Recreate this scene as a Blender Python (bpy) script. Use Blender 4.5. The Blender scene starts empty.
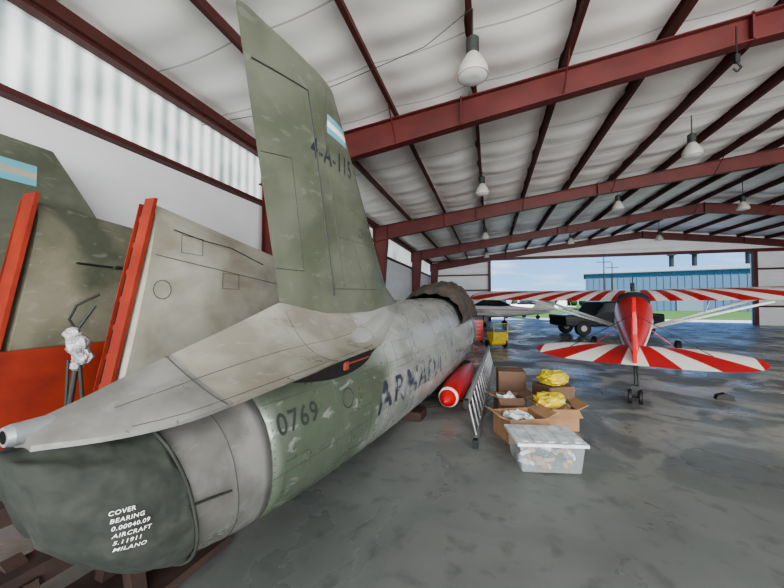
import bpy, math, random
from mathutils import Vector, Matrix
random.seed(4)
D=math.radians
# ------------------------------------------------------------------ materials
def newmat(name):
    m=bpy.data.materials.new(name); m.use_nodes=True
    nt=m.node_tree; b=nt.nodes['Principled BSDF']
    return m,nt,b
def mat(name,c,rough=.6,metal=0,c2=None,scale=4,bump=0,bscale=None,detail=6,lo=.35,hi=.65,emit=0,spec=None):
    m,nt,b=newmat(name)
    b.inputs['Base Color'].default_value=(*c,1)
    b.inputs['Roughness'].default_value=rough
    b.inputs['Metallic'].default_value=metal
    if spec is not None: b.inputs['Specular IOR Level'].default_value=spec
    tc=nt.nodes.new('ShaderNodeTexCoord')
    if c2:
        n=nt.nodes.new('ShaderNodeTexNoise'); n.inputs['Scale'].default_value=scale; n.inputs['Detail'].default_value=detail
        nt.links.new(tc.outputs['Object'],n.inputs['Vector'])
        r=nt.nodes.new('ShaderNodeValToRGB')
        r.color_ramp.elements[0].position=lo; r.color_ramp.elements[1].position=hi
        r.color_ramp.elements[0].color=(*c,1); r.color_ramp.elements[1].color=(*c2,1)
        nt.links.new(n.outputs['Fac'],r.inputs['Fac']); nt.links.new(r.outputs['Color'],b.inputs['Base Color'])
    if bump:
        n2=nt.nodes.new('ShaderNodeTexNoise'); n2.inputs['Scale'].default_value=bscale or scale*3
        nt.links.new(tc.outputs['Object'],n2.inputs['Vector'])
        bp=nt.nodes.new('ShaderNodeBump'); bp.inputs['Strength'].default_value=bump; bp.inputs['Distance'].default_value=.05
        nt.links.new(n2.outputs['Fac'],bp.inputs['Height']); nt.links.new(bp.outputs['Normal'],b.inputs['Normal'])
    return m
def aged(name,A,B,scale=1.2,grad=None,scratch=(.40,.40,.38),sfac=.5,rough=.4,metal=.1,dirt=(.06,.06,.045),dfac=.5,contrast=5):
    """weathered aircraft paint: two tones, chips to lighter metal, dark grime streaks"""
    m,nt,b=newmat(name); L=nt.links.new
    tc=nt.nodes.new('ShaderNodeTexCoord')
    def noise(s,d,dist=0,sc=(1,1,1)):
        mp=nt.nodes.new('ShaderNodeMapping'); mp.inputs['Scale'].default_value=sc; L(tc.outputs['Object'],mp.inputs[0])
        n=nt.nodes.new('ShaderNodeTexNoise'); n.inputs['Scale'].default_value=s; n.inputs['Detail'].default_value=d; n.inputs['Distortion'].default_value=dist; L(mp.outputs[0],n.inputs['Vector']); return n.outputs['Fac']
    def mr(src,a,b_,c,d):
        k=nt.nodes.new('ShaderNodeMapRange'); 
        for i,v in zip((1,2,3,4),(a,b_,c,d)): k.inputs[i].default_value=v
        L(src,k.inputs[0]); return k.outputs[0]
    def add(x,y):
        k=nt.nodes.new('ShaderNodeMath'); k.operation='ADD'; k.use_clamp=True; L(x,k.inputs[0]); L(y,k.inputs[1]); return k.outputs[0]
    def mix(f,x,y):
        k=nt.nodes.new('ShaderNodeMix'); k.data_type='RGBA'; L(f,k.inputs[0])
        for s_,v in((6,x),(7,y)):
            if isinstance(v,tuple): k.inputs[s_].default_value=(*v,1)
            else: L(v,k.inputs[s_])
        return k.outputs[2]
    w=.5/contrast
    f=mr(noise(scale,5,.3),.5-w,.5+w,0,1)
    if grad:
        sep=nt.nodes.new('ShaderNodeSeparateXYZ'); L(tc.outputs['Object'],sep.inputs[0])
        g=mr(sep.outputs['Y'],grad[0],grad[1],-.9,.75)
        f=add(f,g)
    c=mix(f,A,B)
    d=mr(noise(2.4,8,.6,(1,.5,1)),.50,.72,0,dfac); c=mix(d,c,dirt)
    s=mr(noise(13,12,.5,(1,.45,1)),.60,.66,0,sfac); c=mix(s,c,scratch)
    L(c,b.inputs['Base Color'])
    L(mr(noise(5,6),.3,.7,rough-.1,rough+.15),b.inputs['Roughness']); b.inputs['Metallic'].default_value=metal
    bp=nt.nodes.new('ShaderNodeBump'); bp.inputs['Strength'].default_value=.12; bp.inputs['Distance'].default_value=.03
    L(noise(3,3),bp.inputs['Height']); L(bp.outputs['Normal'],b.inputs['Normal'])
    return m
M={}
M['red_steel']=mat('red_steel',(.11,.021,.018),.5,c2=(.08,.016,.014),scale=2)
M['purlin']=mat('purlin_paint',(.075,.02,.017),.6)
M['olive']=aged('camo_fin',(.09,.10,.07),(.135,.145,.11),1.6,sfac=.12,dfac=.45,rough=.45)
M['hull']=aged('camo_hull',(.105,.13,.095),(.35,.36,.345),1.0,grad=(1.8,3.6),sfac=.45,dfac=.45,rough=.32,metal=.3)
M['deck']=aged('worn_paint',(.29,.27,.225),(.40,.385,.335),2.5,sfac=.5,dfac=.5,rough=.34,metal=.35,dirt=(.14,.125,.095))
M['metal']=aged('bare_metal',(.24,.235,.22),(.38,.375,.36),3,sfac=.4,dfac=.5,rough=.33,metal=.6,dirt=(.11,.095,.075))
M['cover']=mat('canvas_cover',(.021,.026,.021),.85,c2=(.036,.041,.033),scale=7,bump=.7,bscale=7)
M['canopyc']=mat('canopy_canvas',(.05,.04,.033),.9,c2=(.095,.078,.063),scale=4,bump=.8,bscale=6)
M['black']=mat('black_rubber',(.012,.012,.013),.6)
M['blackp']=mat('black_paint',(.01,.011,.013),.2)
M['void']=mat('cavity_shade',(.008,.006,.006),.9)  # near-black that paints in the shade inside openings and gaps
M['navy']=mat('navy_marking',(.03,.035,.055),.6,c2=(.28,.29,.28),scale=7,lo=.44,hi=.58,detail=10)
M['navy2']=mat('navy_marking_fin',(.02,.022,.035),.6,c2=(.09,.10,.08),scale=14,lo=.5,hi=.68,detail=10)
M['dark']=mat('dark_marking',(.03,.035,.03),.6)
M['seam']=mat('panel_seam',(.05,.055,.045),.6)
M['white']=mat('white_paint',(.75,.76,.75),.35)
M['red']=mat('red_paint',(.50,.02,.018),.3)
M['orange']=mat('dayglo_orange',(.34,.045,.021),.6,c2=(.22,.027,.015),scale=3)
M['cream']=aged('wing_paint',(.36,.34,.27),(.50,.48,.41),1.6,sfac=.3,dfac=.5,rough=.55,dirt=(.17,.155,.125))
M['cream2']=aged('wing_paint_tan',(.09,.10,.07),(.25,.235,.175),1.1,sfac=.2,dfac=.5,rough=.55)
M['alu']=mat('aluminium',(.36,.37,.38),.5,.7)
M['card']=mat('cardboard',(.34,.20,.11),.85,c2=(.28,.165,.09),scale=6)
M['cardd']=mat('cardboard_dark',(.14,.085,.055),.85)
M['yellow']=mat('yellow_plastic',(.60,.43,.02),.4,c2=(.38,.33,.05),scale=10,bump=.6,bscale=14)
M['paper']=mat('white_paper',(.62,.64,.66),.7,c2=(.42,.46,.5),scale=9,bump=.4,bscale=12)
M['wrap']=mat('plastic_film',(.60,.61,.60),.3,c2=(.28,.29,.29),scale=16,bump=1,bscale=24)
M['wood']=mat('trestle_timber',(.05,.027,.022),.8,c2=(.03,.018,.014),scale=6)
M['glass']=mat('dark_glass',(.02,.025,.03),.05)
M['blue_l']=mat('flag_blue',(.14,.38,.46),.5)
M['brown']=mat('rust_pipe',(.22,.045,.025),.6)
def insulation(name,c,axis,sc,strength=.35,seam=None,lowc=.9):
    m,nt,b=newmat(name); L=nt.links.new
    tc=nt.nodes.new('ShaderNodeTexCoord')
    w=nt.nodes.new('ShaderNodeTexWave'); w.bands_direction=axis; w.inputs['Scale'].default_value=sc
    w.inputs['Distortion'].default_value=2.5; w.inputs['Detail'].default_value=3; w.inputs['Detail Scale'].default_value=.6
    n=nt.nodes.new('ShaderNodeTexNoise'); n.inputs['Scale'].default_value=.9; n.inputs['Detail'].default_value=5
    L(tc.outputs['Object'],w.inputs['Vector']); L(tc.outputs['Object'],n.inputs['Vector'])
    r=nt.nodes.new('ShaderNodeValToRGB'); r.color_ramp.elements[0].position=.3; r.color_ramp.elements[1].position=.7
    r.color_ramp.elements[0].color=(c[0]*lowc,c[1]*lowc,c[2]*lowc,1); r.color_ramp.elements[1].color=(*c,1)
    L(n.outputs['Fac'],r.inputs['Fac']); out=r.outputs['Color']
    if seam:
        sep=nt.nodes.new('ShaderNodeSeparateXYZ'); L(tc.outputs['Object'],sep.inputs[0])
        a=nt.nodes.new('ShaderNodeMath'); a.operation='DIVIDE'; a.inputs[1].default_value=seam; L(sep.outputs['Y'],a.inputs[0])
        f=nt.nodes.new('ShaderNodeMath'); f.operation='FRACT'; L(a.outputs[0],f.inputs[0])
        l=nt.nodes.new('ShaderNodeMath'); l.operation='LESS_THAN'; l.inputs[1].default_value=.022; L(f.outputs[0],l.inputs[0])
        k=nt.nodes.new('ShaderNodeMath'); k.operation='MULTIPLY'; k.inputs[1].default_value=.6; L(l.outputs[0],k.inputs[0])
        mx=nt.nodes.new('ShaderNodeMix'); mx.data_type='RGBA'; L(k.outputs[0],mx.inputs[0]); L(out,mx.inputs[6]); mx.inputs[7].default_value=(.28,.26,.23,1); out=mx.outputs[2]
    L(out,b.inputs['Base Color'])
    bp=nt.nodes.new('ShaderNodeBump'); bp.inputs['Strength'].default_value=strength; bp.inputs['Distance'].default_value=.05
    L(w.outputs['Fac'],bp.inputs['Height']); L(bp.outputs['Normal'],b.inputs['Normal'])
    b.inputs['Roughness'].default_value=.45
    return m
M['ceil']=insulation('vinyl_insulation_ceiling',(.90,.90,.87),'Y',.45,.3,seam=1.26,lowc=.9)
M['wall']=insulation('vinyl_insulation_wall',(.78,.79,.80),'Z',.6,.4)
def fibreglass_glow():
    m,nt,b=newmat('ribbed_fibreglass_glow'); L=nt.links.new
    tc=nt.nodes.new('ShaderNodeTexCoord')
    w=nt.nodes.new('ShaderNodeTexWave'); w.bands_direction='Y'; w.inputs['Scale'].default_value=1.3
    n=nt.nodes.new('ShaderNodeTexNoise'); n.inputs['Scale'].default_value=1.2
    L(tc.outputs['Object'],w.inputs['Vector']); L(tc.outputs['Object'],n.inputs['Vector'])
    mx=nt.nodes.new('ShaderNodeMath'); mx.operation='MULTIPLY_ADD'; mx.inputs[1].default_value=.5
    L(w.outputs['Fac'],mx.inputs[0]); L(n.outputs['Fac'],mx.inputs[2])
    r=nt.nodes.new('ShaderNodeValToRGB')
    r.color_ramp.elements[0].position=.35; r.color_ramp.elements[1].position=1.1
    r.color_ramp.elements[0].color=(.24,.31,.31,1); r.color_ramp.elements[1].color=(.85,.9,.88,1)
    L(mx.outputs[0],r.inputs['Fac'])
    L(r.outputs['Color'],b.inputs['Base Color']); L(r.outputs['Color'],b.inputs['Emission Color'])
    b.inputs['Emission Strength'].default_value=.75  # daylight behind the strip is put in as emission on the panel itself
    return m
M['trans']=fibreglass_glow()
def floormat():
    m,nt,b=newmat('worn_painted_concrete')
    tc=nt.nodes.new('ShaderNodeTexCoord')
    def noise(s,d=8,dist=0):
        n=nt.nodes.new('ShaderNodeTexNoise'); n.inputs['Scale'].default_value=s; n.inputs['Detail'].default_value=d; n.inputs['Distortion'].default_value=dist
        nt.links.new(tc.outputs['Object'],n.inputs['Vector']); return n
    def ramp(n,p0,c0,p1,c1):
        r=nt.nodes.new('ShaderNodeValToRGB'); r.color_ramp.elements[0].position=p0; r.color_ramp.elements[1].position=p1
        r.color_ramp.elements[0].color=(*c0,1); r.color_ramp.elements[1].color=(*c1,1)
        nt.links.new(n.outputs['Fac'],r.inputs['Fac']); return r
    a=ramp(noise(.45,6,.6),.40,(.125,.135,.13),.62,(.175,.187,.18))
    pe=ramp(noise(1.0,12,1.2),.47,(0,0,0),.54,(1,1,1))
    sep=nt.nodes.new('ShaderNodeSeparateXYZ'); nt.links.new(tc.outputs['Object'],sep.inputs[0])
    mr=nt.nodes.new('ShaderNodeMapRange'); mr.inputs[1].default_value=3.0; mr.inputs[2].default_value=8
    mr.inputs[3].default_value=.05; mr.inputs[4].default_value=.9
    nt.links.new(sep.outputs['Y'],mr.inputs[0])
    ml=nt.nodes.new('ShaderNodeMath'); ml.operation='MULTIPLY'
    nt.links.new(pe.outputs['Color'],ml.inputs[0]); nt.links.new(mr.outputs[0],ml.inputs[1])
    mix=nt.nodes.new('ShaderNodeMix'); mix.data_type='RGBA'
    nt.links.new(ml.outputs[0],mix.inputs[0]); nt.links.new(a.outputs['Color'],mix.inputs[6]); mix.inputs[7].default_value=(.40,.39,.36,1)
    sp=ramp(noise(6,10),.55,(1,1,1),.75,(.6,.6,.6))
    mm=nt.nodes.new('ShaderNodeMix'); mm.data_type='RGBA'; mm.blend_type='MULTIPLY'; mm.inputs[0].default_value=1
    nt.links.new(mix.outputs[2],mm.inputs[6]); nt.links.new(sp.outputs['Color'],mm.inputs[7])
    nt.links.new(mm.outputs[2],b.inputs['Base Color'])
    rr=ramp(noise(.9,8,.8),.38,(.24,.24,.24),.62,(.55,.55,.55))
    nt.links.new(rr.outputs['Color'],b.inputs['Roughness'])
    bp=nt.nodes.new('ShaderNodeBump'); bp.inputs['Strength'].default_value=.15; bp.inputs['Distance'].default_value=.02
    nt.links.new(noise(2.5,6).outputs['Fac'],bp.inputs['Height']); nt.links.new(bp.outputs['Normal'],b.inputs['Normal'])
    return m
M['floor']=floormat()
M['concrete']=mat('apron_concrete',(.42,.42,.40),.8,c2=(.5,.5,.47),scale=.5)
M['grass']=mat('grass',(.045,.12,.010),.9,c2=(.07,.15,.018),scale=.4)
M['shed']=mat('shed_cladding',(.11,.185,.27),.6)
M['shedr']=mat('shed_roof',(.22,.27,.32),.5)
M['tree']=mat('foliage',(.02,.05,.012),.9,c2=(.035,.07,.02),scale=2)
def sunburst(name,cx,cy,n,thr=0.0,ph=0,red=(.45,.018,.018),tip=99):
    m,nt,b=newmat(name)
    tc=nt.nodes.new('ShaderNodeTexCoord'); sep=nt.nodes.new('ShaderNodeSeparateXYZ'); nt.links.new(tc.outputs['Object'],sep.inputs[0])
    def mth(op,a,bv):
        k=nt.nodes.new('ShaderNodeMath'); k.operation=op
        for i,v in enumerate((a,bv)):
            if v is None: continue
            if isinstance(v,(int,float)): k.inputs[i].default_value=v
            else: nt.links.new(v,k.inputs[i])
        return k.outputs[0]
    ax=mth('ABSOLUTE',sep.outputs['X'],None)
    x=mth('SUBTRACT',ax,cx); y=mth('SUBTRACT',sep.outputs['Y'],cy)
    a=mth('ARCTAN2',x,y); s=mth('SINE',mth('ADD',mth('MULTIPLY',a,n),ph),None); g=mth('GREATER_THAN',s,thr)
    g=mth('MAXIMUM',g,mth('GREATER_THAN',ax,tip))
    mix=nt.nodes.new('ShaderNodeMix'); mix.data_type='RGBA'; nt.links.new(g,mix.inputs[0])
    mix.inputs[6].default_value=(.78,.77,.72,1); mix.inputs[7].default_value=(*red,1)
    nt.links.new(mix.outputs[2],b.inputs['Base Color']); b.inputs['Roughness'].default_value=.3
    return m
# ------------------------------------------------------------------ helpers
col=bpy.context.scene.collection
def root(name,loc=(0,0,0),rz=0,rot=None):
    e=bpy.data.objects.new(name,None); e.location=loc; e.rotation_euler=rot or (0,0,rz); e.empty_display_size=.2
    col.objects.link(e); return e
def mesh(name,vs,fs,mats,parent=None,smooth=False,mi=None):
    me=bpy.data.meshes.new(name); me.from_pydata([tuple(v) for v in vs],[],fs)
    for m in (mats if isinstance(mats,list) else [mats]): me.materials.append(m)
    if mi:
        for p,i in zip(me.polygons,mi): p.material_index=i
    if smooth:
        for p in me.polygons: p.use_smooth=True
    me.update()
    import bmesh
    bm=bmesh.new(); bm.from_mesh(me); bmesh.ops.recalc_face_normals(bm,faces=bm.faces); bm.to_mesh(me); bm.free()
    o=bpy.data.objects.new(name,me); col.objects.link(o)
    if parent: o.parent=parent
    return o
class MB:
    def __init__(s): s.v=[];s.f=[];s.m=[]
    def box(s,c,size,rot=(0,0,0),mi=0):
        from mathutils import Euler
        R=Euler(rot).to_matrix(); b=len(s.v)
        for dx in(-1,1):
            for dy in(-1,1):
                for dz in(-1,1):
                    s.v.append(Vector(c)+R@Vector((dx*size[0]/2,dy*size[1]/2,dz*size[2]/2)))
        for q in((0,1,3,2),(4,6,7,5),(0,4,5,1),(2,3,7,6),(0,2,6,4),(1,5,7,3)):
            s.f.append([b+i for i in q]); s.m.append(mi)
        return s
    def tube(s,p1,p2,r,r2=None,n=12,mi=0):
        p1=Vector(p1);p2=Vector(p2); r2=r if r2 is None else r2
        d=(p2-p1).normalized(); a=d.orthogonal().normalized(); b_=d.cross(a); b=len(s.v)
        for p,rr in((p1,r),(p2,r2)):
            for i in range(n):
                t=2*math.pi*i/n; s.v.append(p+a*math.cos(t)*rr+b_*math.sin(t)*rr)
        for i in range(n):
            j=(i+1)%n; s.f.append([b+i,b+j,b+n+j,b+n+i]); s.m.append(mi)
        s.f.append([b+i for i in range(n)][::-1]); s.m.append(mi)
        s.f.append([b+n+i for i in range(n)]); s.m.append(mi); return s
    def prism(s,pts,off,mi=0):
        b=len(s.v); n=len(pts); off=Vector(off)
        for p in pts: s.v.append(Vector(p))
        for p in pts: s.v.append(Vector(p)+off)
        s.f.append(list(range(b,b+n))[::-1]); s.m.append(mi)
        s.f.append(list(range(b+n,b+2*n))); s.m.append(mi)
        for i in range(n):
            j=(i+1)%n; s.f.append([b+i,b+j,b+n+j,b+n+i]); s.m.append(mi)
        return s
    def rings(s,R,mi=0,cap=True,closed=True):
        b=len(s.v); n=len(R[0])
        for r in R: s.v+= [Vector(p) for p in r]
        for k in range(len(R)-1):
            for i in range(n if closed else n-1):
                j=(i+1)%n; s.f.append([b+k*n+i,b+k*n+j,b+(k+1)*n+j,b+(k+1)*n+i]); s.m.append(mi(k) if callable(mi) else mi)
        if cap and closed:
            s.f.append([b+i for i in range(n)][::-1]); s.m.append(mi(0) if callable(mi) else mi)
            s.f.append([b+(len(R)-1)*n+i for i in range(n)]); s.m.append(mi(len(R)-2) if callable(mi) else mi)
        return s
    def revolve(s,p,axis,prof,n=24,mi=0):
        p=Vector(p);d=Vector(axis).normalized(); a=d.orthogonal().normalized(); b_=d.cross(a)
        R=[[p+d*t+(a*math.cos(2*math.pi*i/n)+b_*math.sin(2*math.pi*i/n))*max(r,.0005) for i in range(n)] for t,r in prof]
        return s.rings(R,mi)
    def make(s,name,mats,parent=None,smooth=False,bevel=0,auto=False):
        o=mesh(name,s.v,s.f,mats,parent,smooth,s.m)
        if bevel:
            b=o.modifiers.new('b','BEVEL'); b.width=bevel; b.segments=2; b.limit_method='ANGLE'
        if auto:
            for p in o.data.polygons: p.use_smooth=True
            try: o.data.set_sharp_from_angle(angle=D(35))
            except Exception: pass
        return o
def wire(name,pts,r,m,parent=None,cyclic=False):
    c=bpy.data.curves.new(name,'CURVE'); c.dimensions='3D'; c.bevel_depth=r; c.bevel_resolution=1
    sp=c.splines.new('POLY'); sp.points.add(len(pts)-1)
    for q,p in zip(sp.points,pts): q.co=(*p,1)
    sp.use_cyclic_u=cyclic
    o=bpy.data.objects.new(name,c); c.materials.append(m); col.objects.link(o)
    if parent: o.parent=parent
    return o
def interp(tab,s):
    if s<=tab[0][0]: return tab[0][1:]
    if s>=tab[-1][0]: return tab[-1][1:]
    for i in range(len(tab)-1):
        if tab[i][0]<=s<=tab[i+1][0]: break
    p1,p2=tab[i],tab[i+1]; p0=tab[max(i-1,0)]; p3=tab[min(i+2,len(tab)-1)]
    t=(s-p1[0])/(p2[0]-p1[0]); h=p2[0]-p1[0]; out=[]
    for k in range(1,len(p1)):
        m1=(p2[k]-p0[k])/(p2[0]-p0[0])*h; m2=(p3[k]-p1[k])/(p3[0]-p1[0])*h
        out.append((2*t**3-3*t*t+1)*p1[k]+(t**3-2*t*t+t)*m1+(-2*t**3+3*t*t)*p2[k]+(t**3-t*t)*m2)
    return out
# ------------------------------------------------------------------ hangar
XL,XR,XC=-5.1,26.0,11.0; YB,YF=-9.0,29.1; EH,RH=5.15,7.1
def roofz(x): return EH+(RH-EH)*(1-abs(x-XC)/(XC-XL if x<XC else XR-XC))
mesh('floor',[(XL,YB,0),(XR,YB,0),(XR,YF+.3,0),(XL,YF+.3,0)],[(0,1,2,3)],M['floor'])
PS=1.544; purl=[XL+.2+PS*i for i in range(21)]
vs=[];fs=[]
N=170; NY=120
xs=[XL+(XR-XL)*i/N for i in range(N+1)]
ys=[YB+(YF-YB)*i/NY for i in range(NY+1)]
rr=random.Random(3); sagr={}
for y in ys:
    for x in xs:
        u=(x-(XL+.2))/PS; ph=u%1; v=y/1.26; pv=v%1
        key=(int(math.floor(u)),int(math.floor(v)))
        if key not in sagr: sagr[key]=rr.uniform(.6,1.3)
        vs.append((x,y,roofz(x)-.045*math.sin(math.pi*ph)-.065*sagr[key]*math.sin(math.pi*ph)*math.sin(math.pi*pv)))
for j in range(NY):
    for i in range(N): a=j*(N+1)+i; fs.append((a,a+1,a+N+2,a+N+1))
mesh('ceiling',vs,fs,M['ceil'],smooth=True)
b=MB()
for x in purl:
    if x>XR-.1: continue
    z=roofz(x)
    b.box((x,(YB+YF)/2,z-.11),(.02,YF-YB,.20)); b.box((x+.03,(YB+YF)/2,z-.205),(.07,YF-YB,.012)); b.box((x-.03,(YB+YF)/2,z-.012),(.07,YF-YB,.012))
b.make('roof_purlins',M['purlin'])
def frame(y):
    b=MB()
    tz=lambda x: roofz(x)-.215
    def depth(x):
        t=min(abs(x-XL),abs(x-XR)); 
        return .64-.24*min(t/8,1)+.1*max(0,(t-10)/5)
    xs=[XL+.05,XL+4.6,XL+9,XC,XR-9,XR-4.6,XR-.05]
    for i in range(6):
        x0,x1=xs[i],xs[i+1]
        t0,t1=tz(x0),tz(x1); d0,d1=depth(x0),depth(x1)
        b.prism([(x0,y-.006,t0),(x1,y-.006,t1),(x1,y-.006,t1-d1),(x0,y-.006,t0-d0)],(0,.012,0))
        b.prism([(x0,y-.10,t0),(x1,y-.10,t1),(x1,y-.10,t1-.02),(x0,y-.10,t0-.02)],(0,.20,0))
        b.prism([(x0,y-.10,t0-d0),(x1,y-.10,t1-d1),(x1,y-.10,t1-d1-.02),(x0,y-.10,t0-d0-.02)],(0,.20,0))
        if i: b.box((x0,y,(t0*2-d0)/2),(.03,.20,d0+.06))
    for sgn,X in((1,XL+.16),(-1,XR-.16)):
        zt=tz(X)-.02
        b.prism([(X,y-.008,0),(X+sgn*.3,y-.008,0),(X+sgn*.6,y-.008,zt-.6),(X+sgn*.6,y-.008,zt-.02),(X,y-.008,zt-.02)],(0,.016,0))
        b.prism([(X+sgn*.3,y-.10,0),(X+sgn*.6,y-.10,zt-.6),(X+sgn*.62,y-.10,zt-.6),(X+sgn*.32,y-.10,0)],(0,.20,0))
        b.box((X,y,zt/2),(.02,.20,zt))
        b.box((X+sgn*.6,y,zt-.3),(.03,.2,.62))
    for px in purl[2:-2:2]:
        z=tz(px); d=depth(px)
        for s in(-1,1): b.tube((px,y,z-d),(px,y+s*.55,z+.02),.014,n=6)
    return b.make('roof_frame',M['red_steel'])
for y in(-8.8,-1.2,6.4,13.95,21.5,28.9): frame(y)
Z1=3.85
b=MB()
b.prism([(XL,YB,0),(XL,YF,0),(XL,YF,Z1),(XL,YB,Z1)],(-.03,0,0))
b.make('wall_left',M['wall'])
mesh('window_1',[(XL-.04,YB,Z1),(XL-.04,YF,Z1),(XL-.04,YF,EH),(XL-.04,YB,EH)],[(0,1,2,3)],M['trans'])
b=MB()
for z in(Z1,):
    b.box((XL+.08,(YB+YF)/2,z),(.16,YF-YB,.02)); b.box((XL+.15,(YB+YF)/2,z+.03),(.02,YF-YB,.07))
b.box((XL+.12,(YB+YF)/2,EH-.14),(.16,YF-YB,.2))
b.make('trim_1',M['purlin'])
b=MB(); b.prism([(XR,YB,0),(XR,YF,0),(XR,YF,EH),(XR,YB,EH)],(.03,0,0)); b.make('wall_right',M['wall'])
HZ=5.2
b=MB()
b.prism([(XL,YF,0),(0,YF,0),(0,YF,HZ),(XL,YF,HZ)],(0,.05,0))
b.prism([(17.6,YF,0),(XR,YF,0),(XR,YF,HZ),(17.6,YF,HZ)],(0,.05,0))
b.prism([(XL,YF,EH),(XR,YF,EH),(XC,YF,RH)],(0,.05,0))
b.make('wall_front',M['wall'])
b=MB()
b.box(((XL+XR)/2,YF-.1,HZ),(XR-XL,.2,.22))
for z in(1.3,2.6,3.9): b.box((XL/2,YF-.08,z),(-XL,.1,.12)); b.box(((17.6+XR)/2,YF-.08,z),(XR-17.6,.1,.12))
for x in(0,17.6): b.box((x,YF-.12,HZ/2),(.22,.22,HZ))
b.make('trim_2',M['red_steel'])
for i,x in enumerate((-.9,18.6)):
    b=MB(); b.box((x,YF+.25,2.5),(2.0,.08,5.0),mi=0)
    for k in range(9): b.box((x-.9+.225*k,YF+.2,2.5),(.05,.03,5.0),mi=0)
    for z in(.05,1.7,3.4,4.95): b.box((x,YF+.18,z),(2.0,.05,.08),mi=1)
    b.make('door_%d'%(i+1),[M['white'],M['red_steel']])
# ------------------------------------------------------------------ outside
mesh('apron',[(-80,YF+.3,-.02),(120,YF+.3,-.02),(120,37,-.02),(-80,37,-.02)],[(0,1,2,3)],M['concrete'])
mesh('grass_field',[(-200,37,-.03),(300,37,-.03),(300,400,-.03),(-200,400,-.03)],[(0,1,2,3)],M['grass'])
mesh('apron_rear',[(-60,YB-40,-.02),(80,YB-40,-.02),(80,YB,-.02),(-60,YB,-.02)],[(0,1,2,3)],M['concrete'])
w=root('warehouse',(42,78,0),D(-14))
b=MB(); b.box((0,0,3.6),(44,16,7.2),mi=0); b.prism([(-22.4,-8.4,7.2),(22.4,-8.4,7.2),(22.4,0,8.6),(-22.4,0,8.6)],(0,0,.15),mi=1); b.prism([(-22.4,8.4,7.2),(22.4,8.4,7.2),(22.4,0,8.6),(-22.4,0,8.6)],(0,0,.15),mi=1)
for k in range(44): b.box((-21.5+k,-8.03,3.6),(.12,.08,7.2),mi=0)
for k in range(4): b.box((-16+k*10,-8.1,2),(3.6,.1,4),mi=1)
b.make('shell',[M['shed'],M['shedr']],w)
b=MB()
for x in(-7,-3.5,4,8): b.tube((x,0,8),(x,0,11.0),.4); b.tube((x,0,11.0),(x,0,11.6),.8,.3)
b.make('roof_vents',M['dark'],w)
b=MB()
for k in range(60):
    x=-30+k*5+random.uniform(-2,2); r=random.uniform(1.5,3); 
    b.revolve((x,170+random.uniform(-6,6),0),(0,0,1),[(0,r*.7),(r*.6,r),(r*1.4,r*.8),(r*1.9,r*.1)],n=9)
b.make('tree_line',M['tree'],smooth=True)
b=MB(); b.tube((17.5,60,0),(17.5,60,9),.12,.06); b.box((17.5,60,8),(2,.1,.1)); b.tube((20.5,66,0),(20.5,66,8.5),.12,.06); b.box((20.5,66,7.6),(2,.1,.1)); b.make('utility_poles',M['wood'])
# ------------------------------------------------------------------ jet
J=root('jet_trainer_airframe',(-1.7*math.cos(D(5.4)),1.7*math.sin(D(5.4)),0),D(-5.4))
HT=[[.56,.70,1.055,.13,.30],[.68,.50,1.06,.26,.28],[.85,.385,1.07,.335,.25],[1.1,.33,1.10,.375,.17],[1.42,.28,1.15,.41,.07],[1.8,.235,1.21,.445,0],[2.3,.19,1.27,.475,0],
    [2.9,.15,1.40,.51,0],[3.4,.125,1.52,.54,0],[3.98,.11,1.60,.565,0],[5,.09,1.64,.60,0],[6.2,.09,1.68,.61,0],[7.5,.1,1.66,.57,0],[9,.16,1.42,.48,0],[10,.28,1.22,.36,0],[10.9,.45,1.03,.2,0],[11.4,.62,.86,.06,0]]
EX=2.35
def section(s,off=0,n=64):
    zb,zt,w,k=interp(HT,s); zc=(zb+zt)/2; hh=(zt-zb)/2+off; w=w+off; P=[]
    for i in range(n):
        t=2*math.pi*i/n; c,sn=math.cos(t),math.sin(t)
        x=w*math.copysign(abs(c)**(2/EX),c); z=zc+hh*math.copysign(abs(sn)**(2/EX),sn)
        P.append((x,s+k*(zt-z),z))
    return P
def hullx(y,z):
    s=y
    for _ in range(8):
        zb,zt,w,k=interp(HT,max(s,.57)); s=y-k*(zt-z)
    zb,zt,w,k=interp(HT,max(s,.57)); zc=(zb+zt)/2; hh=(zt-zb)/2
    q=min(abs((z-zc)/hh),.999); return w*(1-q**EX)**(1/EX)
def srange(a,b_,d):
    n=max(1,round((b_-a)/d)); return [a+(b_-a)*i/n for i in range(n+1)]
b=MB(); b.rings([section(s) for s in srange(1.42,11.4,.1)]); b.make('fuselage_skin',M['hull'],J,smooth=True)
b=MB(); b.rings([section(s,.001) for s in srange(.80,1.42,.06)]); b.make('tailpipe_shroud',M['metal'],J,smooth=True)
b=MB(); R=[]
for s in srange(.56,.94,.02):
    P=section(s,.014,96)
    R.append([(p[0]*(1+.012*math.sin(i*.9+s*25)+.008*math.sin(i*2.3)),p[1]+.006*math.sin(i*.5),p[2]+.006*math.sin(i*.7+s*18)) for i,p in enumerate(P)])
b.rings(R); b.make('exhaust_cover',M['cover'],J,smooth=True)
wire('cover_hem',section(.935,.022),.008,M['cover'],J,True)
wire('cover_cord',[(hullx(y,.72)+.012,y,.72-.15*(y-1.05)) for y in srange(1.0,1.2,.05)],.005,M['dark'],J)
for s in(1.42,2.06,2.9,3.6,4.4,5.3): wire('frame_seam',section(s,.0002),.0018,M['seam'],J,True)
for z in(.62,1.02):
    wire('stringer_seam',[(hullx(y,z)+.0002,y,z) for y in srange(1.45,6,.15)],.0013,M['seam'],J)
wire('shroud_band',section(1.18,.002),.003,M['seam'],J,True)
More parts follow.
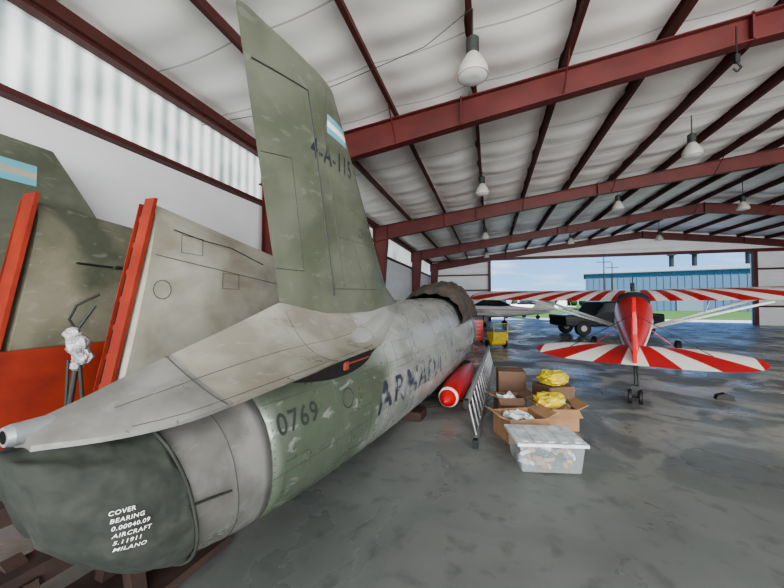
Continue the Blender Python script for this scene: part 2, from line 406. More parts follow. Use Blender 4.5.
def hpanel(y0,y1,z0,z1):
    P=[(y0+(y1-y0)*i/6,z0) for i in range(7)]+[(y1,z0+(z1-z0)*i/6) for i in range(1,7)]+[(y1-(y1-y0)*i/6,z1) for i in range(1,7)]+[(y0,z1-(z1-z0)*i/6) for i in range(1,6)]
    wire('inspection_panel',[(hullx(y,z)+.0002,y,z) for y,z in P],.0018,M['seam'],J,True)
hpanel(2.2,2.55,.45,.75); hpanel(3.1,3.5,.95,1.2); hpanel(4.5,5.0,.85,1.15); hpanel(1.55,1.75,.5,.68)
b=MB()
for s in(1.47,2.01,2.11,2.85,2.95,3.55,3.65):
    zb,zt,w_,k=interp(HT,s)
    for i in range(18):
        z=zb+.12+(zt-zb-.24)*i/17; x=hullx(s,z); b.box((x,s,z),(.004,.006,.006))
b.make('rivets',M['seam'],J)
DT=[[.62,1.15,.07,1.09,1.0],[.8,1.205,.22,1.085,1.0],[.98,1.27,.35,1.10,1.1],[1.15,1.325,.43,1.13,1.3],[1.42,1.41,.465,1.155,1.6],[1.75,1.52,.485,1.175,2.0],[2.0,1.6,.49,1.19,2.4],[2.4,1.64,.49,1.205,2.6],[2.75,1.66,.475,1.22,2.4],[3.1,1.66,.42,1.33,2.0],[3.6,1.66,.30,1.50,1.5],[4.2,1.66,.1,1.61,1.0]]
def deck(s):
    c,w,e,p=interp(DT,s); P=[]; n=14
    for i in range(-n,n+1):
        t=abs(i)/n; P.append((w*i/n,s,e+(c-e)*(1-t)**p))
    P.append((w*.97,s,e-.022)); P.append((0,s,e-.03)); P.append((-w*.97,s,e-.022))
    return P
b=MB(); ss=srange(.62,4.2,.05); b.rings([deck(s) for s in ss],mi=lambda k: 1 if ss[k]<1.12 else (0 if ss[k]<2.85 else 2)); b.make('stabiliser_deck',[M['deck'],M['metal'],M['hull']],J,auto=True)
wire('deck_seam',[(p[0],p[1],p[2]+.001) for p in deck(1.14)[:29]],.0028,M['seam'],J)
wire('deck_seam',[(p[0],p[1],p[2]+.001) for p in deck(2.0)[15:29]],.002,M['seam'],J)
for f in(.45,.9): wire('deck_seam',[(interp(DT,s)[1]*f,s,interp(DT,s)[2]+(interp(DT,s)[0]-interp(DT,s)[2])*(1-f)**interp(DT,s)[3]+.001) for s in srange(.85,2.7,.08)],.0016,M['seam'],J)
vs=[];fs=[];S=srange(1.5,2.76,.07)
for s in S:
    t=(s-1.5)/(1.26); hgt=.15*max(0,math.sin(math.pi*min(1,t**1.3)))**.6+.01
    c,w,e,p=interp(DT,s); vs+=[(w*.985,s,e-.015),(hullx(s,e-hgt)+.008,s,e-hgt)]
for i in range(len(S)-1): fs.append((2*i,2*i+1,2*i+3,2*i+2))
mesh('stabiliser_slot_shade',vs,fs,M['void'],J)  # flat black strip painted in for the shade under the deck edge
MB().box((.467,2.35,1.14),(.02,.35,.012),mi=0).box((.47,2.15,1.13),(.02,.05,.06),mi=0).make('slot_fitting',M['brown'],J)
b=MB(); b.revolve((0,.575,1.125),(0,1,0),[(0,.016),(0,.034),(.02,.040),(.14,.043)]); b.make('tail_lamp_tube',M['alu'],J)
b=MB(); b.revolve((0,.574,1.125),(0,1,0),[(0,.001),(0,.024)]); b.make('tail_lamp_lens',M['void'],J)
# fin
def finair(s0,s1,th,z,n=16):
    P=[]
    def yt(t): return th*(2.97*math.sqrt(t)-1.26*t-3.52*t*t+2.84*t**3-1.03*t**4)
    for i in range(n+1):
        t=1-i/n; t=t*t*.5+t*.5; P.append((yt(t),s1-(s1-s0)*t,z))
    for i in range(1,n):
        t=i/n; t=t*t*.5+t*.5; P.append((-yt(t),s1-(s1-s0)*t,z))
    return P
TZ=3.58
def finrow(z):
    t=(z-1.58)/(TZ-1.58)
    return 1.98-.45*t, 4.02-1.40*t
b=MB(); rows=[]
for k in range(15):
    z=1.5+(TZ-.06-1.5)*k/14; te,le=finrow(z); extra=.55*max(0,(1.78-z)/.28)**1.5; rows.append(finair(te,le+extra,.17-.06*(k/14),z))
te,le=finrow(TZ-.02); rows.append(finair(te+.02,le-.05,.075,TZ-.025)); rows.append(finair(te+.10,le-.2,.03,TZ))
b.rings(rows); b.make('vertical_fin',M['olive'],J,auto=True)
def fx(y,z):
    te,le=finrow(z); t=(le-y)/(le-te); th=.17-.06*(z-1.5)/1.94
    return th*(2.97*math.sqrt(max(t,0))-1.26*t-3.52*t*t+2.84*t**3-1.03*t**4)
def finline(name,pts,r=.003,m='seam'):
    P=[]
    for (y0,z0),(y1,z1) in zip(pts[:-1],pts[1:]):
        for i in range(9): t=i/8; y=y0+(y1-y0)*t; z=z0+(z1-z0)*t; P.append((fx(y,z),y,z))
    wire(name,P,r,M[m],J)
finline('rudder_hinge_line',[(2.58,1.66),(2.17,3.30),(1.66,3.24)],.008,'dark')
finline('fin_panel_line',[(2.58,1.72),(3.8,1.75)])
finline('trim_tab_line',[(1.93,1.85),(2.2,1.85),(2.03,2.7),(1.76,2.65)],.003,'dark')
finline('fin_panel_line',[(2.72,1.75),(2.36,3.1),(2.42,3.5)],.004); finline('fin_panel_line',[(2.62,2.2),(3.45,2.2)]); finline('fin_panel_line',[(3.1,1.75),(2.85,2.2)])
wire('fin_antenna_ring',[(fx(3.0+.045*math.cos(a),2.3+.045*math.sin(a))+.001,3.0+.045*math.cos(a),2.3+.045*math.sin(a)) for a in [i*math.pi/10 for i in range(20)]],.004,M['dark'],J,True)
def textmesh(name,txt,size,y0,z0,fn,m,tilt=0,off=.004,sx=1,fine=.25):
    c=bpy.data.curves.new('t','FONT'); c.body=txt; c.size=size; c.resolution_u=3; c.space_character=1.12; c.offset=size*.012
    o=bpy.data.objects.new('t',c); col.objects.link(o); bpy.context.view_layer.update()
    me=bpy.data.meshes.new_from_object(o.evaluated_get(bpy.context.evaluated_depsgraph_get())); bpy.data.objects.remove(o)
    import bmesh
    bm=bmesh.new(); bm.from_mesh(me); 
    bmesh.ops.subdivide_edges(bm,edges=[e for e in bm.edges if e.calc_length()>size*fine],cuts=2); bmesh.ops.triangulate(bm,faces=bm.faces)
    for v in bm.verts:
        u,w=v.co.x*sx,v.co.y; y=y0+u*math.cos(tilt)-w*math.sin(tilt); z=z0+u*math.sin(tilt)+w*math.cos(tilt)
        v.co=(fn(y,z)+off,y,z)
    bm.to_mesh(me); bm.free(); me.materials.clear(); me.materials.append(m)
    o=bpy.data.objects.new(name,me); col.objects.link(o); o.parent=J
textmesh('fin_code','4-A-115',.24,2.22,2.80,fx,M['navy2'],sx=.70)
textmesh('serial_number','0769',.17,1.50,.84,hullx,M['dark'],sx=.93)
textmesh('service_title','ARMADA',.40,2.66,.60,hullx,M['navy'],sx=1.15,off=.006)
for i,t in enumerate(['COVER','BEARING','0.00040.09','AIRCRAFT','5.11911','MILANO']):
    textmesh('cover_stencil',t,.024,.745+.006*i,.82-i*.031,hullx,M['white'],off=.030,sx=.85,tilt=D(-4))
for i,m in enumerate((M['blue_l'],M['white'],M['blue_l'])):
    vs=[];z0=3.24-i*.055
    for k in range(7):
        y=2.42+.34*k/6; vs+=[(fx(y,z0)+.003,y,z0),(fx(y,z0-.055)+.003,y,z0-.055)]
    mesh('flag_band',vs,[(2*k,2*k+1,2*k+3,2*k+2) for k in range(6)],m,J)
wire('roundel',[(hullx(2.20+.07*math.cos(a),.88+.07*math.sin(a))+.002,2.20+.07*math.cos(a),.88+.07*math.sin(a)) for a in [i*math.pi/12 for i in range(24)]],.004,M['dark'],J,True)
for sg in(1,-1):
    b=MB(); R=[]
    for s,w,h in[(5.0,.02,.06),(5.5,.10,.2),(6.2,.17,.27),(6.9,.2,.3),(7.2,.2,.3)]:
        R.append([(sg*(.5+w*(1+math.cos(2*math.pi*i/20))/2*1.1),s,.95+h*math.sin(2*math.pi*i/20)) for i in range(20)])
    b.rings(R); b.make('air_intake',M['hull'],J,smooth=True)
    mesh('intake_mouth',[(p[0],7.205,p[2]) for p in R[-1]],[list(range(20))],M['void'],J)
b=MB(); R=[]
for s in srange(6.1,9.6,.13):
    zb,zt,w,k=interp(HT,s); hp=.38*math.sin(math.pi*min(1,max(0,(s-6.0)/3.7)))**.6; P=[]
    for i in range(25):
        t=math.pi*i/24; rr_=1+.03*math.sin(i*2.1+s*5)
        P.append(((w*.98+.04)*math.cos(t)*rr_,s,1.22+.03*math.sin(s*6)+(zt-1.2+hp)*abs(math.sin(t))**.75*rr_))
    R.append(P)
b.rings(R,closed=False); b.make('canopy_cover',M['canopyc'],J,smooth=True)
b=MB()
for y,zt in((4.4,.12),(8.4,.12)): b.box((0,y,zt/2),(.8,.3,zt))
for y in(.75,1.15,1.55): 
    b.box((-.45,y,.22),(.07,.07,.50),rot=(0,D(14),0)); b.box((-.25,y,.19),(.07,.07,.42),rot=(0,D(-14),0))
b.box((-.36,1.15,.40),(.14,1.0,.09)); b.box((-.36,1.15,.04),(.5,1.0,.05))
for y in(.5,.72): b.box((-.60,y,.30),(.07,.07,.62),rot=(D(12),0,0))
b.box((-.60,.6,.60),(.10,.5,.09)); b.box((-.60,.6,.25),(.06,.4,.06))
b.make('support_trestle',M['wood'],J)
# ------------------------------------------------------------------ stored wings
def storedwing(name,x,yt,z0t,ys_,y1,z1t,th,mm,zb=.0):
    r=root(name,(x,0,0)); R=[]
    for k in range(11):
        f=k/10; P=[];n=16; zt=z0t+(z1t-z0t)*f; T=th*(1-.5*f)
        def pt(xx,t):
            z=zt-(zt-zb)*t; y=(yt+ys_*(z-z0t))*(1-f)+y1*f; return (xx,y,z)
        for i in range(n+1):
            t=i/n; P.append(pt(T*math.sqrt(t)*(1-t)*1.9,t))
        for i in range(n-1,0,-1):
            t=i/n; P.append(pt(-T*math.sqrt(t)*(1-t)*1.2,t))
        R.append(P)
    MB().rings(R).make('skin',mm,r,auto=True); return r
def rib(r,x0,yt,zt,zb,w,slope,ys_):
    b=MB(); H=zt-zb; yb=yt-ys_*H
    b.prism([(x0-w/2,yt,zt),(x0+w/2,yt,zt),(x0+w/2+slope,yb,zb),(x0-w/2+slope,yb,zb)],(0,.035,0),mi=0)
    b.prism([(x0-w/2-.11,yt+.06,zt-.03),(x0-w/2,yt+.06,zt-.03),(x0-w/2+slope,yb+.06,zb),(x0-w/2-.11+slope,yb+.06,zb)],(0,.02,0),mi=1)
    b.prism([(x0-w/2-.118,yt+.03,zt-.03),(x0-w/2-.11,yt+.03,zt-.03),(x0-w/2+slope-.11,yb+.03,zb),(x0-w/2-.118+slope,yb+.03,zb)],(0,.05,0),mi=0)
    for i in range(9):
        f=(.2+.26*i)/H
        if f>1: break
        b.revolve((x0+slope*f-w/2-.055,yt-ys_*H*f+.05,zt-H*f),(0,1,0),[(0,.02),(0,.038),(.02,.038)],n=12,mi=2)
    b.make('root_rib',[M['orange'],M['void'],M['brown']],r)
wA=storedwing('detached_wing',-3.15,2.42,2.56,.18,7.4,1.87,.13,M['cream'])
rib(wA,.02,2.36,2.60,.0,.12,-.10,.18)
for (y,z) in((2.75,2.2),(3.3,1.85)):
    wire('access_panel',[(.125,y+a*.13,z+c*.09) for a,c in((-1,-1),(1,-1),(1,1),(-1,1))],.003,M['seam'],wA,True)
wire('spar_line',[(.125,2.35,2.05),(.10,6.5,1.65)],.003,M['seam'],wA)
wire('torn_edge',[(.10,2.55,2.33),(.115,2.9,2.28),(.12,3.3,2.26),(.115,3.9,2.12)],.006,M['seam'],wA)
wire('round_panel',[(.127,2.42+.09*math.cos(a),1.72+.09*math.sin(a)) for a in [i*math.pi/12 for i in range(24)]],.003,M['seam'],wA,True)
wB=storedwing('detached_wing',-4.15,2.05,2.56,.15,7.0,2.2,.13,M['cream2'])
rib(wB,.04,1.97,2.62,.0,.17,-.08,.15)
b=MB(); b.box((.15,3.0,.60),(.03,2.7,1.15)); b.make('dayglo_panel',M['orange'],wB)
b=MB(); b.tube((.14,2.7,1.98),(.3,2.2,1.98),.012); b.tube((.14,2.9,1.98),(.2,2.6,1.98),.02); b.make('pitot_arm',M['dark'],wB)
A=bpy.data.objects.new('wrapped_actuator',None); col.objects.link(A); A.parent=wA; A.location=(-.12,1.98,.95)
b=MB()
random.seed(9)
for c_,r_ in(((-.16,0,.28),.085),((-.13,.02,.18),.07),((-.19,-.02,.37),.06),((-.17,0,.10),.045)):
    R=[]
    for j in range(9):
        ph=math.pi*j/8; R.append([(c_[0]+r_*max(.02,math.sin(ph))*(1+random.uniform(-.22,.22))*math.cos(2*math.pi*i/14),c_[1]+r_*max(.02,math.sin(ph))*(1+random.uniform(-.22,.22))*math.sin(2*math.pi*i/14),c_[2]-r_*1.1*math.cos(ph)) for i in range(14)])
    b.rings(R)
b.make('plastic_wrap',M['wrap'],A,auto=True)
b=MB(); b.tube((-.17,0,.12),(-.19,-.04,-.30),.022); b.tube((-.13,0,.12),(-.08,.05,-.9),.014); b.tube((-.24,-.02,.15),(-.27,-.03,-.9),.012); b.tube((-.18,0,.4),(-.12,.10,.62),.014); b.make('actuator_rod',M['dark'],A)
wire('hose',[(-.18,0,.4),(-.24,-.02,.5),(-.22,.02,.62),(-.10,.12,.72)],.010,M['black'],A)
F=root('detached_tail_fin',(-4.6,0,0))
b=MB(); b.prism([(0,.8,.0),(0,4.0,.0),(0,3.95,.8),(0,2.72,2.72),(0,2.36,3.24),(0,1.2,3.24)],(.06,0,0)); b.make('skin',M['olive'],F,bevel=.015)
for i,m in enumerate((M['blue_l'],M['cream'],M['blue_l'])): MB().box((.063,1.85,2.98-.07*i),(.006,.75,.07)).make('flag_band',m,F)
# ------------------------------------------------------------------ high wing aeroplane
def ellring(y,zc,w,h,n=24,e=2.3):
    P=[]
    for i in range(n):
        t=2*math.pi*i/n;c,s=math.cos(t),math.sin(t)
        P.append((w*math.copysign(abs(c)**(2/e),c),y,zc+h*math.copysign(abs(s)**(2/e),s)))
    return P
A=root('high_wing_aeroplane',(2.31,6.45,0),D(-19.5))
m_st=sunburst('sunburst_tail',0,.95,13,0.0,1.57,tip=1.42); m_wg=sunburst('sunburst_wing',0,7.4,34,.0,0,tip=4.9)
FT=[[-.12,.70,.03,.10],[.3,.74,.08,.15],[1.2,.86,.18,.22],[2.4,1.02,.29,.31],[3.4,1.16,.37,.40],[4.2,1.27,.42,.50],[4.9,1.32,.43,.55],[5.6,1.33,.42,.52],[6.0,1.28,.40,.38],[6.6,1.30,.36,.32],[7.0,1.31,.25,.24]]
b=MB(); b.rings([ellring(s,*interp(FT,s)) for s in srange(-.12,7.0,.15)]); b.make('fuselage',M['red'],A,smooth=True)
b=MB(); b.rings([ellring(s,*(lambda q:(q[0]-q[2]*.35,q[1]+.006,q[2]*.5))(interp(FT,s))) for s in srange(.0,6.8,.2)]); b.make('fuselage_belly',M['white'],A,smooth=True)
b=MB(); b.rings([ellring(s,1.62+.02*(s-4),.36,.25) for s in srange(4.1,5.7,.2)]); b.make('cabin_glazing',M['glass'],A,smooth=True)
def surf(outline,zfn,th,nme,m,n=0):
    R=[]
    for x,y0,y1 in outline:
        P=[]; k=10
        for i in range(k+1):
            t=i/k; y=y1-(y1-y0)*t; P.append((x,y,zfn(x,y)+th*(y1-y0)*2.2*math.sqrt(t)*(1-t)))
        for i in range(k-1,0,-1):
            t=i/k; y=y1-(y1-y0)*t; P.append((x,y,zfn(x,y)-th*(y1-y0)*.7*math.sqrt(t)*(1-t)))
        R.append(P)
    return MB().rings(R).make(nme,m,A,auto=True)
ol=[]
for x in [-5.1,-5.05,-4.9,-4.6,-4,-3,-2,-1,0,1,2,3,4,4.6,4.9,5.05,5.1]:
    e=max(0,(abs(x)-4.5)/.6); q=math.sqrt(max(0,1-e*e)) if e>0 else 1; q=max(q,.15)
    ol.append((x,5.4-.8*q,5.4+.75*q))
surf(ol,lambda x,y:1.72+.16*(y-5.2)+.012*abs(x),.12,'wing',m_wg)
ol=[]
for i in range(-18,19):
    x=1.52*math.sin(math.pi/2*i/18); q=math.sqrt(max(0,1-(abs(x)/1.52)**4)); q=max(q,.08)
    ol.append((x,.0-.52*q,.0+.48*q))
surf(ol,lambda x,y:.73+.20*y,.03,'tailplane',m_st)
b=MB(); pts=[(0,-.45,.62),(0,-.5,1.1),(0,-.45,1.45),(0,-.28,1.66),(0,-.05,1.68),(0,.15,1.5),(0,.45,1.15),(0,1.0,.98),(0,.5,.75)]
b.prism([(p[0]-.03,p[1],p[2]) for p in pts],(.06,0,0)); b.make('fin_and_rudder',M['red'],A,bevel=.012)
b=MB()
for sg in(-1,1): b.prism([(sg*.033,-.40,.85),(sg*.033,-.40,1.35),(sg*.033,-.25,1.2),(sg*.033,.05,.85)],(sg*.002,0,0))
b.make('rudder_stripe',M['white'],A)
b=MB()
for sg in(-1,1):
    b.tube((0,-.1,1.4),(sg*1.0,.1,.75),.006,n=6); b.tube((0,.1,.55),(sg*1.0,.1,.74),.006,n=6)
b.tube((0,-.1,.62),(0,-.32,.28),.02); b.tube((.03,-.1,.6),(.05,-.25,.2),.015); b.box((0,-.32,.2),(.10,.08,.16))
b.make('tail_bracing',M['dark'],A)
b=MB()
for x in(-.07,.07): b.revolve((x-.025,-.36,.11),(1,0,0),[(0,.06),(.0,.1),(.01,.11),(.04,.11),(.05,.1),(.05,.06)],n=20)
b.tube((-.09,-.36,.11),(.09,-.36,.11),.02); b.make('tail_wheel',M['black'],A,auto=True)
b=MB()
for sg in(-1,1):
    b.tube((sg*.42,5.5,.88),(sg*2.75,5.75,1.74),.04); b.tube((sg*.42,5.1,.86),(sg*2.75,4.95,1.62),.032); b.tube((sg*1.6,5.58,1.3),(sg*1.75,5.6,1.76),.012)
b.make('wing_struts',M['white'],A,smooth=True)
b=MB()
for sg in(-1,1):
    b.prism([(sg*.3,5.75,.85),(sg*.3,5.6,.85),(sg*.98,5.62,.28),(sg*.98,5.70,.28)],(0,0,.03),mi=0)
    b.revolve((sg*1.03-.07,5.66,.25),(1,0,0),[(0,.12),(0,.22),(.03,.25),(.11,.25),(.14,.22),(.14,.12)],mi=1)
b.make('main_gear',[M['red'],M['black']],A,auto=True)
b=MB(); b.revolve((0,6.95,1.31),(0,1,0.14),[(0,.16),(.15,.13),(.3,.02)],mi=0); b.box((0,7.06,1.33),(.12,.03,1.85),mi=1); b.make('propeller',[M['red'],M['black']],A)
b=MB(); b.tube((.0,4.7,1.95),(.0,4.6,2.3),.012); b.tube((0,4.68,1.9),(0,4.68,2.03),.05); b.make('antenna',M['black'],A)
def lowplane(loc,rz,stripe):
    R=root('low_wing_aeroplane',loc,rz)
    FT2=[[-3.6,1.1,.05,.12],[-2.4,1.05,.2,.22],[-1,1.05,.42,.38],[0,1.05,.5,.45],[1.4,1.0,.48,.42],[2.5,.98,.4,.34],[3.0,.98,.2,.2]]
    MB().rings([ellring(s,*interp(FT2,s)) for s in srange(-3.6,3.0,.2)]).make('fuselage',M['white'],R,smooth=True)
    MB().rings([ellring(s,1.12,interp(FT2,s)[1]+.006,.05) for s in srange(-3.4,2.6,.2)]).make('stripe',stripe,R,smooth=True)
    FT3=[[-1.3,1.3,.2,.1],[-.6,1.45,.4,.28],[.3,1.5,.42,.32],[1.2,1.3,.3,.15]]
    MB().rings([ellring(s,*interp(FT3,s)) for s in srange(-1.3,1.2,.2)]).make('canopy',M['glass'],R,smooth=True)
    b=MB(); b.prism([(-4.6,-.6,.95),(-4.6,.5,.95),(-.3,.9,.72),(.3,.9,.72),(4.6,.5,.95),(4.6,-.6,.95),(.3,-.8,.72),(-.3,-.8,.72)],(0,0,.12)); b.make('wing',M['white'],R,bevel=.04)
    b=MB(); b.prism([(-1.7,-3.7,1.15),(-1.6,-3.0,1.15),(1.6,-3.0,1.15),(1.7,-3.7,1.15)],(0,0,.06)); b.prism([(-.03,-3.8,1.15),(-.03,-2.5,1.15),(-.03,-3.4,2.2),(-.03,-3.95,2.2)],(.06,0,0)); b.make('tail',M['white'],R,bevel=.02)
    b=MB()
    for x,y in((-1.4,-.2),(1.4,-.2),(0,2.2)):
        b.tube((x,y,.2),(x,y,.8),.04); b.revolve((x-.07,y,.2),(1,0,0),[(0,.1),(0,.18),(.14,.18),(.14,.1)],n=16)
    b.make('landing_gear',M['black'],R)
    b=MB(); b.revolve((0,2.95,.98),(0,1,0),[(0,.18),(.3,.02)]); b.box((0,3.1,.98),(1.7,.02,.1)); b.make('propeller',M['dark'],R)
lowplane((.1,22.2,0),D(62),M['red'])
lowplane((3.6,34.5,0),D(110),M['blue_l'])
C=root('pickup_truck',(5.4,18.6,0),D(16.5))
b=MB(); prof=[(-2.3,.45),(-2.35,.98),(-1.1,1.05),(-.9,1.05),(-.5,1.62),(1.1,1.68),(1.5,1.1),(2.3,1.05),(2.35,.45)]
b.prism([(x,-.85,z) for x,z in prof],(0,1.7,0)); b.make('body',M['blackp'],C,bevel=.06)
b=MB()
for y in(-.86,.84): b.prism([(-.75,y,1.12),(-.4,y,1.54),(.3,y,1.57),(.3,y,1.12)],(0,.02,0)); b.prism([(.38,y,1.12),(.38,y,1.57),(1.02,y,1.58),(1.32,y,1.12)],(0,.02,0))
b.make('windows',M['glass'],C)
b=MB()
for x in(-1.5,1.5):
    for y in(-.88,.66): b.revolve((x,y,.36),(0,1,0),[(0,.2),(0,.33),(.04,.36),(.18,.36),(.22,.33),(.22,.2)],mi=0); b.revolve((x,y-.005,.36),(0,1,0),[(0,.14),(.02,.14)],mi=1)
b.make('wheels',[M['black'],M['alu']],C,auto=True)
# ------------------------------------------------------------------ ladder on its side
L=root('ladder',(-.16,3.8,0),math.atan2(4.95,.23)-math.pi/2)
b=MB(); 
for z,x in((.04,0),(.47,-.10)): b.box((x,2.45,z),(.03,4.9,.075),rot=(0,D(-13),0))
for k in range(16): b.tube((0,.15+.307*k,.04),(-.10,.15+.307*k,.47),.013,n=8)
b.make('rails_and_rungs',M['alu'],L)
b=MB(); b.box((0,-.02,.045),(.05,.08,.09)); b.box((-.10,-.02,.47),(.05,.08,.09)); b.make('feet',M['black'],L)
# ------------------------------------------------------------------ boxes
def P(cx,d):
    c,s=math.cos(D(16.5)),math.sin(D(16.5)); return (cx*c-d*s, cx*s+d*c)
Tt=root('storage_tub',(*P(1.50,3.3),0),D(12))
m,nt,bb=newmat('clear_plastic'); bb.inputs['Base Color'].default_value=(.7,.76,.78,1); bb.inputs['Roughness'].default_value=.15; bb.inputs['Alpha'].default_value=.22; M['clear']=m
b=MB(); R=[]
for z,g in((0.005,.0),(.02,.01),(.27,.035)):
    R.append([(sx*(.26+g),sy*(.19+g),z) for sx,sy in((1,1),(-1,1),(-1,-1),(1,-1))])
b.rings(R); b.make('tub_walls',M['clear'],Tt,bevel=.015)
b=MB(); b.box((0,0,.28),(.64,.49,.03)); 
for k in range(5): b.box((-.24+.12*k,0,.297),(.06,.40,.008))
b.make('lid',M['paper'],Tt,bevel=.008)
random.seed(11)
b=MB()
for k in range(60): b.box((random.uniform(-.21,.21),random.uniform(-.15,.15),.04+.19*random.random()),(.1,.07,.03),rot=(random.random(),random.random(),random.random()*3),mi=random.choice((0,1,1,2,3,3,4)))
b.make('contents',[M['paper'],M['card'],M['blue_l'],M['dark'],M['yellow']],Tt)
def carton(name,loc,rz,w,d,h,m,flaps=True,fill=None):
    r=root(name,loc,rz); b=MB(); t=.008
    b.box((0,0,t/2),(w,d,t)); 
    for sg in(-1,1): b.box((sg*w/2,0,h/2),(t,d,h)); b.box((0,sg*d/2,h/2),(w,t,h))
    if flaps:
        for sg in(-1,1): b.box((sg*(w/2+.06),0,h+.03),(.15,d,t),rot=(0,-sg*D(25),0)); b.box((0,sg*(d/2+.05),h-.03),(w,.12,t),rot=(-sg*D(35),0,0))
    else: b.box((0,0,h),(w,d,t)); b.box((0,0,h+.003),(w,.05,t))
    b.make('walls',m,r)
    if fill:
        f=MB()
        for k in range(12): f.box((random.uniform(-w*.3,w*.3),random.uniform(-d*.3,d*.3),h*.75+.06*random.random()),(.14,.1,.05),rot=(random.random()*.8,random.random()*.8,random.random()*3))
        f.box((0,0,h*.35),(w*.9,d*.9,h*.7)); f.make('contents',fill,r)
    return r
def bag(parent,loc,sx,sy,sz,m,seed,nm='plastic_bag'):
    random.seed(seed); vs=[];fs=[];n=20;k=12
    for j in range(k+1):
        ph=math.pi*j/k
        for i in range(n):
            t=2*math.pi*i/n; r=abs(math.sin(ph))**.5*(1+random.uniform(-.16,.16)); vs.append((loc[0]+sx*r*math.cos(t),loc[1]+sy*r*math.sin(t),loc[2]+sz*(1-math.cos(ph))/2*(1+random.uniform(-.08,.08))))
    for j in range(k):
        for i in range(n): a=j*n+i;b_=j*n+(i+1)%n; fs.append((a,b_,b_+n,a+n))
    return mesh(nm,vs,fs,m,parent)
carton('cardboard_box',(*P(1.52,3.98),0),D(25),.46,.40,.26,M['card'],True,M['paper'])
carton('cardboard_box',(*P(2.0,5.6),0),D(5),.42,.36,.46,M['cardd'],False)
c1=carton('cardboard_box',(*P(2.12,4.3),0),D(15),.40,.34,.26,M['card'],True,M['cardd'])
bag(c1,(-.08,0,.24),.20,.15,.18,M['yellow'],1); bag(c1,(.12,.03,.2),.07,.06,.14,M['black'],5)
c2=carton('cardboard_box',(*P(2.42,5.0),0),D(30),.42,.38,.36,M['cardd'],False)
bag(c2,(0,0,.36),.22,.18,.2,M['yellow'],2)
c3=carton('cardboard_box',(*P(1.62,4.62),0),D(12),.34,.28,.30,M['cardd'],True,M['paper'])
K=root('wheel_chock',(*P(5.45,5.45),0),D(-10)); MB().prism([(-.12,-.06,0),(.12,-.06,0),(.1,-.06,.07),(0,-.06,.11),(-.1,-.06,.07)],(0,.12,0)).make('wedge',M['black'],K)
R_=root('wingtip_fuel_tank',(-.58,4.95,.22),D(-4))
b=MB(); b.revolve((0,0,0),(0,1,0),[(-.35,.005),(-.28,.07),(-.1,.14),(.2,.17),(.8,.18),(1.6,.16),(2.2,.10),(2.6,.01)],n=28,mi=0); b.make('tank_body',M['red'],R_,smooth=True)
b=MB(); b.revolve((0,0,0),(0,1,0),[(-.14,.128),(-.11,.139),(-.09,.146),(-.08,.148)],n=28); b.make('white_band',M['white'],R_,smooth=True)
b=MB(); b.box((0,.3,-.185),(.36,.12,.07)); b.box((0,1.5,-.185),(.36,.12,.07)); b.make('chocks',M['wood'],R_)
Y=root('yellow_compressor_cart',(*P(3.7,11.6),0),D(30))
b=MB(); b.box((0,0,.42),(.55,.4,.28),mi=0); b.revolve((-.3,0,.22),(1,0,0),[(0,.02),(.03,.13),(.55,.13),(.6,.02)],mi=0)
for x in(-.27,.27): b.tube((x,-.18,.25),(x,-.22,.85),.02,mi=0)
b.tube((-.27,-.22,.85),(.27,-.22,.85),.02,mi=0)
for x in(-.35,.33): b.revolve((x,.12,.13),(1,0,0),[(0,.05),(0,.13),(.06,.13),(.06,.05)],mi=1)
b.make('frame_and_tank',[M['yellow'],M['black']],Y)
Y=root('tool_chest',(*P(3.3,13.2),0),D(10))
b=MB(); b.box((0,0,.5),(.6,.45,.8),mi=0)
for k in range(5): b.box((0,-.23,.2+.15*k),(.54,.015,.125),mi=0); b.box((0,-.245,.25+.15*k),(.4,.02,.015),mi=1)
for x in(-.25,.25):
    for y in(-.17,.17): b.revolve((x-.02,y,.05),(1,0,0),[(0,.05),(.04,.05)],mi=2)
b.make('cabinet',[M['red'],M['alu'],M['black']],Y)
M['lampw']=mat('lamp_reflector',(.42,.41,.37),.35)
def lamp(x,y,z):
    r=root('high_bay_lamp',(x,y,z)); top=roofz(x)-z-.15
    b=MB(); b.tube((0,0,.42),(0,0,top),.012,n=8,mi=1); b.revolve((0,0,.22),(0,0,1),[(0,.07),(.02,.085),(.2,.085),(.24,.04)],mi=1)
    b.revolve((0,0,0),(0,0,1),[(-.10,.205),(-.09,.21),(0,.20),(.1,.15),(.2,.09),(.22,.07)],mi=0); b.revolve((0,0,-.12),(0,0,1),[(0,.01),(-.01,.1),(.02,.19)],mi=2)
    b.make('reflector_and_ballast',[M['lampw'],M['dark'],M['white']],r,auto=True)
for x,y,z in((-.2,4.53,4.75),(-.2,10.4,5.0),(-.2,17.8,5.0),(-.2,25.2,5.0),(4.8,9.8,5.3),(4.8,14.7,5.3),(4.8,22.5,5.3),(10,10.2,5.5),(10,17,5.5),(10,24,5.5)): lamp(x,y,z)
wire('power_cable',[(-4.9,4.6,4.75),(-3.5,4.4,4.6),(-2,4.2,4.7),(-.8,4.2,4.95),(-.2,4.3,5.4)],.005,M['black'])
H=root('hanging_hook',(3.65,6.25,5.62))
b=MB(); b.tube((0,0,.2),(0,0,-.25),.012,n=6); b.box((0,0,-.3),(.06,.05,.12)); b.tube((0,0,-.35),(.05,0,-.44),.014,n=6); b.tube((.05,0,-.44),(.0,0,-.5),.014,n=6); b.tube((0,0,-.5),(-.05,0,-.44),.014,n=6); b.make('chain_and_hook',M['black'],H)
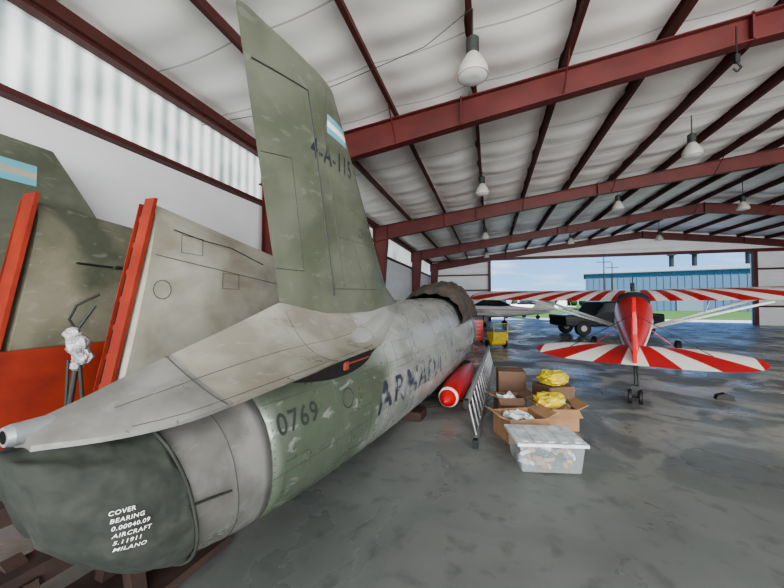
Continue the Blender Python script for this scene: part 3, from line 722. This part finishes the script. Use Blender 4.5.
# ------------------------------------------------------------------ light
W=bpy.data.worlds.new('sky'); bpy.context.scene.world=W; W.use_nodes=True; nt=W.node_tree; bg=nt.nodes['Background']
tc=nt.nodes.new('ShaderNodeTexCoord'); sep=nt.nodes.new('ShaderNodeSeparateXYZ'); nt.links.new(tc.outputs['Generated'],sep.inputs[0])
r=nt.nodes.new('ShaderNodeValToRGB'); e=r.color_ramp.elements; e[0].position=0; e[0].color=(.36,.63,.95,1); e[1].position=.35; e[1].color=(.10,.30,.80,1)
nt.links.new(sep.outputs['Z'],r.inputs['Fac'])
mp=nt.nodes.new('ShaderNodeMapping'); mp.inputs['Scale'].default_value=(1,1,5); nt.links.new(tc.outputs['Generated'],mp.inputs[0])
n=nt.nodes.new('ShaderNodeTexNoise'); n.inputs['Scale'].default_value=6.5; n.inputs['Detail'].default_value=8; nt.links.new(mp.outputs[0],n.inputs['Vector'])
r2=nt.nodes.new('ShaderNodeValToRGB'); r2.color_ramp.elements[0].position=.52; r2.color_ramp.elements[1].position=.85; nt.links.new(n.outputs['Fac'],r2.inputs['Fac'])
mx=nt.nodes.new('ShaderNodeMix'); mx.data_type='RGBA'; nt.links.new(r2.outputs['Color'],mx.inputs[0]); nt.links.new(r.outputs['Color'],mx.inputs[6]); mx.inputs[7].default_value=(.85,.9,.94,1)
nt.links.new(mx.outputs[2],bg.inputs['Color']); bg.inputs['Strength'].default_value=1.5
s=bpy.data.lights.new('sun','SUN'); s.energy=10.0; s.angle=D(2); s.color=(1,.97,.92); o=bpy.data.objects.new('sun',s); col.objects.link(o); o.rotation_euler=(D(28),D(22),0)
def area(name,loc,rot,sx,sy,e,c=(1,1,1)):
    l=bpy.data.lights.new(name,'AREA'); l.shape='RECTANGLE'; l.size=sx; l.size_y=sy; l.energy=e; l.color=c
    o=bpy.data.objects.new(name,l); col.objects.link(o); o.location=loc; o.rotation_euler=rot
area('rear_fill_light',(11,-8.5,2.6),(D(101),0,0),28,5,5800,(1,.99,.96))  # added area lamp behind the camera, fills the interior from the unseen rear end
try:
    bpy.context.scene.view_settings.look='AgX - Medium High Contrast'
except Exception: pass
# ------------------------------------------------------------------ camera
cam=bpy.data.cameras.new('camera'); cam.sensor_width=36; cam.lens=330/784*36; cam.clip_start=.05; cam.clip_end=1000
o=bpy.data.objects.new('camera',cam); col.objects.link(o); o.location=(0,0,1.6); o.rotation_euler=(D(90+1.4),0,D(16.5)); bpy.context.scene.camera=o
